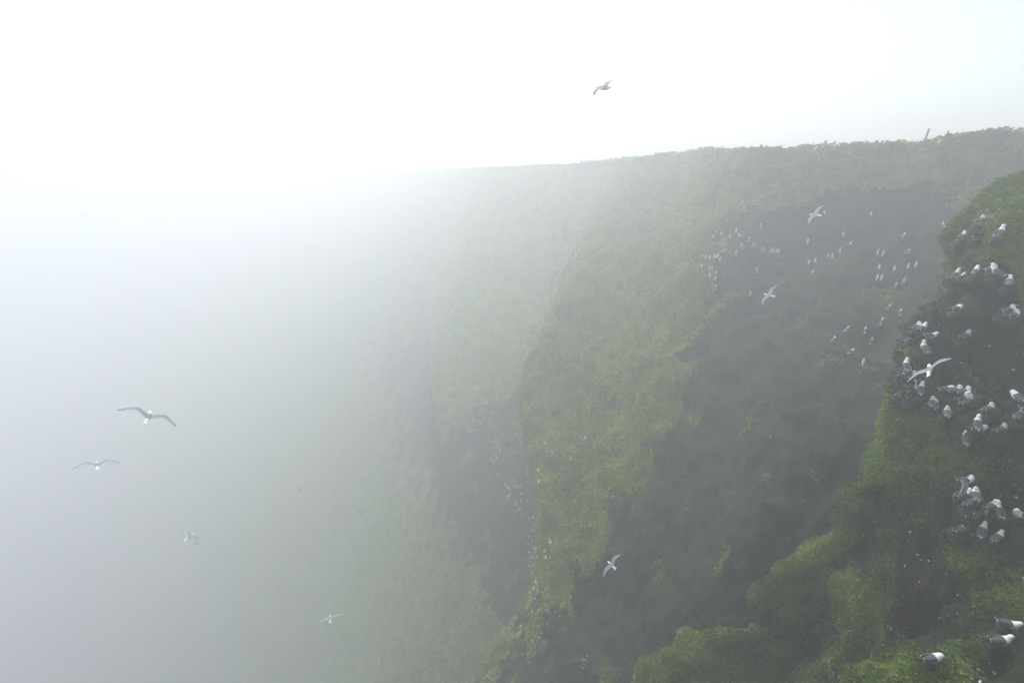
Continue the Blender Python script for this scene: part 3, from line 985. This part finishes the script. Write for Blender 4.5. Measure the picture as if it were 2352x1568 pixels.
# ---- guillemots
GL = [
    ('guillemots above the crowd', 'thin upright guillemot in the loose line above the left guillemot crowd', [(1781, 589), (1802, 583), (1823, 590), (1840, 576)]),
    ('row of four guillemots', 'slim guillemot in the tight row of four standing side by side', [(1926, 626), (1933, 625), (1939, 626), (1946, 627)]),
    ('guillemot crowd', 'small upright guillemot packed into the crowd by the green slope', [(1754, 641), (1764, 641), (1775, 642), (1784, 640), (1790, 640), (1794, 638), (1799, 648), (1754, 664), (1773, 668), (1780, 668), (1773, 686), (1788, 680), (1788, 693)]),
    ('guillemots on the middle ledges', 'pale slanting guillemot on the middle ledges of the dark bay wall', [(2107, 585), (2019, 603), (2123, 609), (2100, 626), (2071, 637), (2081, 640), (2038, 650), (2021, 655), (2030, 681)]),
    ('guillemots on the right ledges', 'pale slanting guillemot on dark ledges left of the near buttress top', [(2193, 629), (2206, 632), (2197, 667), (2234, 670), (2269, 665), (2288, 660), (2192, 692), (2204, 693), (2259, 700), (2264, 698), (2239, 711)]),
    (None, 'single upright guillemot just right of the flying gull high on the wall', [(2062, 531)]),
    (None, 'single slanting guillemot high on the wall below the fence post', [(2177, 532)]),
    (None, 'single curved guillemot left of the flapping gull on bare rock', [(1875, 732)]),
    (None, 'faint lone guillemot standing low on the dark wall above the loose kittiwakes', [(2158, 905)]),
]
ORD = ['first', 'second', 'third', 'fourth', 'fifth', 'sixth', 'seventh', 'eighth', 'ninth', 'tenth', 'eleventh', 'twelfth', 'thirteenth']
for grp, lb, spots in GL:
    spots = sorted(spots)
    for k, (x, y) in enumerate(spots):
        d, h, t = sight(x, y)
        if h is None:
            print('NO HIT guillemot', x, y); continue
        DEBUG.append((x, y, round(t, 1)))
        base = h - d * .22 - Vector((0, 0, .18))
        e = bpy.data.objects.new('guillemot', random.choice(GUI))
        e.location = base
        e.rotation_euler = (R(random.uniform(-5, 5)), R(random.uniform(-30, -8)), R(random.choice([185, 200, 215, 235]) + random.uniform(-12, 12)))
        e.scale = (.8, random.uniform(.62, .95), random.uniform(.88, 1.08))
        link(e); tag(e, lb if grp is None else ORD[k] + ' from left, ' + lb, 'bird', grp)
        add_ledge(base, d, random.uniform(.14, .2))

# ---- specks on the third buttress
S1 = [(240, 45), (228, 155), (242, 158), (268, 160), (312, 155), (215, 208), (275, 190), (343, 222), (351, 226), (404, 262), (236, 264), (253, 276), (268, 285), (204, 283), (340, 293), (362, 302), (315, 290), (296, 323), (222, 328), (209, 338), (182, 393), (404, 365), (392, 372), (366, 400), (338, 403), (285, 390), (253, 425), (278, 438), (386, 440), (398, 466), (391, 482), (462, 450), (528, 420), (492, 472), (481, 517), (337, 512), (358, 495), (370, 512), (348, 525), (353, 540), (403, 524), (378, 618), (386, 636), (475, 592), (518, 588), (576, 592), (573, 626), (642, 602), (640, 665), (487, 657), (378, 655)]
S2 = [(423, 690), (437, 700), (450, 705), (456, 718), (485, 694), (500, 705), (516, 704), (538, 694), (460, 748), (535, 745), (441, 765), (530, 765), (486, 790), (498, 800), (518, 796), (498, 812), (522, 838), (574, 810), (512, 855), (545, 875), (608, 898), (584, 910), (611, 963), (609, 985), (589, 1025), (610, 1055), (573, 1075), (612, 1100), (636, 1106), (664, 1098), (720, 1057), (588, 1140), (598, 1175), (586, 1165), (692, 1130), (636, 1163), (686, 1190), (583, 1217), (625, 1318), (608, 1365), (600, 1388), (631, 1410), (627, 1518)]
S3 = [(1100 + 25 / 2.613, 950 + 352 / 2.613), (1100 + 48 / 2.613, 950 + 398 / 2.613), (1029, 899), (1033, 934), (1038, 947), (1041, 953), (1036, 960), (1043, 944), (1025, 948), (1033, 925), (1006, 1162)]
S4 = [(1416, 653), (1440, 642), (1447, 625), (1413, 710), (1394, 692), (1391, 727)]
conv = lambda L: [(1100 + a / 2.6133, 950 + b / 2.6133) for a, b in L]
for grp, lb, spots in (
        ('speck birds upper colony', 'tiny white perched gull in the upper hazy colony beside the green buttress', conv(S1)),
        ('speck birds lower colony', 'tiny white perched gull in the narrow lower colony under the green buttress', conv(S2)),
        ('fogged speck birds', 'faint white speck of a perched gull on the farthest fogged rock', S3),
        ('birds on the pale upper slope', 'tiny white perched gull in the fog high on the green slope', S4),
        (None, 'small white gull sitting alone on the green crest, left of two others', conv([(688, 412)])),
        (None, 'small gull with grey back sitting lower on the green crest', conv([(742, 482)])),
        (None, 'small white gull sitting alone in the middle of the bright green slope', conv([(932, 385)]))):
    for (x, y) in spots:
        ps = random.choice(['sit', 'upright', 'tuck'])
        perched(x, y, random.uniform(185, 300) if random.random() < .75 else random.uniform(-40, 120), ps, lb, grp, parts=False, ledge=False, pull=.3, kind='gull', sc_=random.uniform(1.25, 1.45))

# ------------------------------------------------------------------ flying birds
def fly_body_mesh():
    sp = [(-.215, 0, .002, .052, .003), (-.165, 0, .003, .038, .009), (-.115, 0, .003, .033, .024), (-.05, 0, 0, .046, .042), (.03, 0, 0, .050, .047), (.085, 0, .004, .041, .040), (.125, 0, .010, .032, .033), (.155, 0, .014, .030, .031), (.180, 0, .012, .019, .020), (.194, 0, .009, .009, .009)]
    rings = rings_clean(spine_rings(sp))
    vs, fs = loft(rings, 12)
    fm = []
    for f in fs:
        cc = sum((vs[i] for i in f), Vector()) / len(f)
        fm.append(1 if (-.075 < cc.x < .085 and cc.z > .016) else 0)
    return mesh_py('flying_gull_body', vs, fs, [M_WHITE, M_WINGTOP], fm)


def fly_wing_mesh(name, s, up1, up2, sweep=1.0):
    """inner arm raised by up1 degrees, hand by up2; s = side"""
    half = .49
    st = [0, .06, .16, .27, .37, .46, .56, .66, .76, .85, .92, .97, 1.0]
    le = [.070, .075, .086, .100, .108, .104, .088, .064, .034, .002, -.026, -.048, -.062]
    chd = [.130, .128, .122, .118, .114, .108, .100, .088, .074, .058, .042, .024, .006]
    vs, fs, fm = [], [], []
    y, z = .030, .022
    for i, t in enumerate(st):
        if i:
            ang = up1 if t <= .38 else up1 + (up2 - up1) * smooth01(np.array([t]), .34, .6)[0]
            ds = (t - st[i - 1]) * half
            y += ds * math.cos(R(ang)); z += ds * math.sin(R(ang))
        x0 = .07 + (le[i] - .07) * sweep
        c = chd[i]; th = .010 * (1 - .8 * t)
        for (fx, fz) in ((0, 0), (.18, 1), (.55, .8), (.82, .35), (1.0, .02), (.82, -.15), (.5, -.35), (.15, -.5)):
            vs.append(Vector((x0 - c * fx, s * y, z + th * fz)))
    n = 8
    for i in range(len(st) - 1):
        for k in range(n):
            k2 = (k + 1) % n
            f = (i * n + k, i * n + k2, (i + 1) * n + k2, (i + 1) * n + k)
            fs.append(f if s < 0 else f[::-1])
            top = k < 4
            tm = (st[i] + st[i + 1]) / 2
            if tm > .9: fm.append(2)
            elif top and k == 3 and tm < .8: fm.append(1)
            elif top: fm.append(0)
            else: fm.append(3)
    fs.append(tuple(range(n))); fm.append(0)
    fs.append(tuple(range((len(st) - 1) * n, len(st) * n))); fm.append(2)
    return mesh_py(name, vs, fs, [M_WINGTOP, M_WHITE, M_BLACK, M_UNDER], fm)


FB = fly_body_mesh()
FBILL = bill_mesh('flying_gull_bill', (.190, 0, .010), (.230, 0, .003))
WINGS = {k: [fly_wing_mesh('flying_gull_wing', s, *v) for s in (1, -1)] for k, v in {
    'glide': (20, -14, 1.0), 'flat': (6, -6, .9), 'up': (42, 30, .8), 'down': (-8, -30, .9), 'vee': (55, 40, .7)}.items()}


def flying(sx, sy, d, yaw, pitch, roll, wing, label, scale=1.0, parts=True):
    k = 2352 / 2560
    e = bpy.data.objects.new('flying_gull', None)
    e.location = P(sx * k, sy * k, d)
    # yaw 0 flies to the right (+X), 90 flies away; pitch up; roll right wing down
    e.rotation_euler = (Matrix.Rotation(R(yaw), 3, 'Z') @ Matrix.Rotation(R(-pitch), 3, 'Y') @ Matrix.Rotation(R(roll), 3, 'X')).to_euler()
    e.scale = (scale,) * 3
    link(e); tag(e, label, 'bird', 'gulls in flight')
    child('body', FB, e)
    for w in WINGS[wing]: child('wing', w, e)
    if parts: child('bill', FBILL, e)
    return e


flying(370, 1043, 9.0, 112, 10, 37, 'glide', 'large gull gliding in the fog, wings tilted down to the right', 1.0)
flying(242, 1163, 12.6, 132, 8, 16, 'glide', 'gull flying level away below the large gliding one at the left', 1.0)
flying(475, 1342, 17.5, 62, 0, 12, 'flat', 'small gull with white head and tail over the foggy water at lower left', 1.0)
flying(825, 1546, 20, 112, 0, 0, 'flat', 'gull flying straight away with spread wings near the bottom centre', 1.0)
flying(900, 1287, 32, 40, 0, 30, 'up', 'tiny slanting gull left of the bird colony, in mid fog', 1.0)
flying(749, 1230, 38, 40, 0, 10, 'vee', 'tiny gull with raised wings, faint in the left-centre fog', 1.0)
flying(210, 536, 27, 132, 0, 14, 'glide', 'barely visible gull seen edge on, high at the left in bright fog', 1.0)
flying(461, 777, 42, -20, 0, 10, 'flat', 'faintest tiny gull speck alone in the pale left fog', 1.0)
flying(1512, 220, 9.5, 140, 4, -24, 'flat', 'gull crossing the white sky above the cliff rim', 1.0)
flying(2038, 538, 16.5, 120, 0, -42, 'flat', 'gull flapping in front of the upper dark wall', 1.0)
flying(1923, 738, 16.5, 120, 0, -42, 'flat', 'gull flapping in front of the middle of the dark wall', 1.0)
flying(1529, 1412, 16.0, 120, 0, -42, 'flat', 'gull flapping low over the dark rock under the green buttress', 1.0)
flying(2323, 925, 8.8, 50, 20, -58, 'flat', 'gull gliding with long wings slanting up to the right, beside the near buttress', .92)

# a perched kittiwake stretching one wing up
st = perched(2406, 1238, 15, 'sit', 'kittiwake stretching one wing straight up in the lower colony', KG, pull=.45)
if st is not None:
    w = child('raised_wing', WINGS['flat'][0], st)
    w.location = (0.0, .02, .14)
    w.rotation_euler = (R(82), R(-12), R(-35))
    w.scale = (.85, .75, .75)

# ------------------------------------------------------------------ moss and grass, leaving room around the perched birds
bp = np.array(BIRDS)
clear = np.ones(len(qc), dtype=bool)
nq = np.nonzero(seen & (qd < 24))[0]
for b0 in bp[np.linalg.norm(bp, axis=1) < 24]:
    clear[nq[np.linalg.norm(qc[nq] - b0, axis=1) < .34]] = False
wv = qa / np.maximum(qd, 3) ** 2 * np.clip(qg - .12, 0, 1)
near = seen & clear & facing & (qg > .14) & (qd < 24)
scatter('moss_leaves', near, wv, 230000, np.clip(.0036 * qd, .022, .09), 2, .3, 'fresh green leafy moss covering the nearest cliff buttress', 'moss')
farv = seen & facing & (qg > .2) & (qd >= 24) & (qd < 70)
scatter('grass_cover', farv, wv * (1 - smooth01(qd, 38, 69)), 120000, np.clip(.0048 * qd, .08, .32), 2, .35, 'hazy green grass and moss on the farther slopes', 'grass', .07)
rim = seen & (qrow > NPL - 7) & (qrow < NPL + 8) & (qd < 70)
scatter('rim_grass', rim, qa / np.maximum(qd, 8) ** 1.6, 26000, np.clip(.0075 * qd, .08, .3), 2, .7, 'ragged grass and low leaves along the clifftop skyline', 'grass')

# ------------------------------------------------------------------ fence posts and skyline plants
def post(sx_top, sy_top, sx_bot, sy_bot, half, label):
    d, h, t = sight(sx_bot, sy_bot)
    if h is None:
        return
    dt = ray_of(sx_top, sy_top)
    hd = Vector((h.x, h.y))
    # top point at the same horizontal distance as the foot
    k = hd.length / Vector((dt.x, dt.y)).length
    top = dt * k
    ax = (top - h)
    L = ax.length
    ax.normalize()
    bm = bmesh.new()
    bmesh.ops.create_cube(bm, size=1.0)
    bmesh.ops.scale(bm, verts=bm.verts, vec=(half * 2, half * 1.7, L + .25))
    bmesh.ops.translate(bm, verts=bm.verts, vec=(0, 0, (L - .25) / 2))
    bmesh.ops.subdivide_edges(bm, edges=[e for e in bm.edges if abs(e.verts[0].co.z - e.verts[1].co.z) > .1], cuts=4)
    for v in bm.verts:
        v.co.x += random.uniform(-.06, .06) * half; v.co.y += random.uniform(-.06, .06) * half
        if v.co.z > L - .02:
            v.co.z += .02 if v.co.x > 0 else -.01
    bmesh.ops.bevel(bm, geom=list(bm.edges), offset=half * .12, segments=1, affect='EDGES')
    me = bpy.data.meshes.new('fence_post'); bm.to_mesh(me); bm.free()
    me.materials.append(M_WOOD)
    o = bpy.data.objects.new('fence_post', me)
    o.location = h
    o.rotation_euler = ax.to_track_quat('Z', 'Y').to_euler()
    link(o); tag(o, label, 'post', 'fence posts on the clifftop')


post(2323, 322, 2306, 371, .05, 'tall leaning grey wooden post on the clifftop skyline')
post(2391, 343, 2388, 352, .03, 'short thin post stub right of the tall post on the skyline')


def plant(sx, sy, size, seed, label):
    d, h, t = sight(sx, sy)
    if h is None:
        return
    r = random.Random(seed)
    vs, fs = [], []
    for k in range(44):
        a = r.uniform(0, 6.283); reach = size * r.uniform(.1, .9); hgt = size * r.uniform(.1, .6) * (1.1 - .5 * reach / size)
        tip = Vector((math.cos(a) * reach, math.sin(a) * reach, hgt))
        o = len(vs)                                   # stem
        sd = Vector((-math.sin(a), math.cos(a), 0)) * .008
        vs += [-sd, sd, tip + sd * .5, tip - sd * .5]
        fs.append((o, o + 1, o + 2, o + 3))
        for j in range(3):                            # leaflets
            b = a + (j - 1) * .9 + r.uniform(-.3, .3)
            ln = size * r.uniform(.20, .36); wd = ln * .42
            dr = Vector((math.cos(b), math.sin(b), r.uniform(-.35, .15)))
            sd2 = Vector((-math.sin(b), math.cos(b), r.uniform(-.2, .2))) * wd
            o = len(vs)
            vs += [tip, tip + dr * ln * .45 + sd2, tip + dr * ln, tip + dr * ln * .45 - sd2]
            fs.append((o, o + 1, o + 2, o + 3))
    e = bpy.data.objects.new('leafy_plant', mesh_py('leafy_plant', vs, fs, [M_PLANT], smooth=False))
    e.location = h - Vector((0, 0, .08))
    link(e); tag(e, label, 'plant', 'leafy plants on the skyline')


plant(2498, 336, .75, 1, 'largest dark leafy plant on the skyline at the upper right')
plant(2524, 338, .5, 2, 'small leafy plant right of the largest one on the skyline')
plant(2428, 346, .55, 3, 'low flat-topped leafy plant between post stub and largest plant')
plant(2197, 368, .34, 4, 'small leafy tuft on the skyline, left one of a pair left of the tall post')
plant(2219, 367, .34, 5, 'small leafy tuft on the skyline nearest the tall post at its left')

print('cliff verts', len(flat2), 'cols', nc, 'rows', nr)
ds = {}
for x, y, t in DEBUG[:62]:
    print((x, y, t), end=' ')
print()
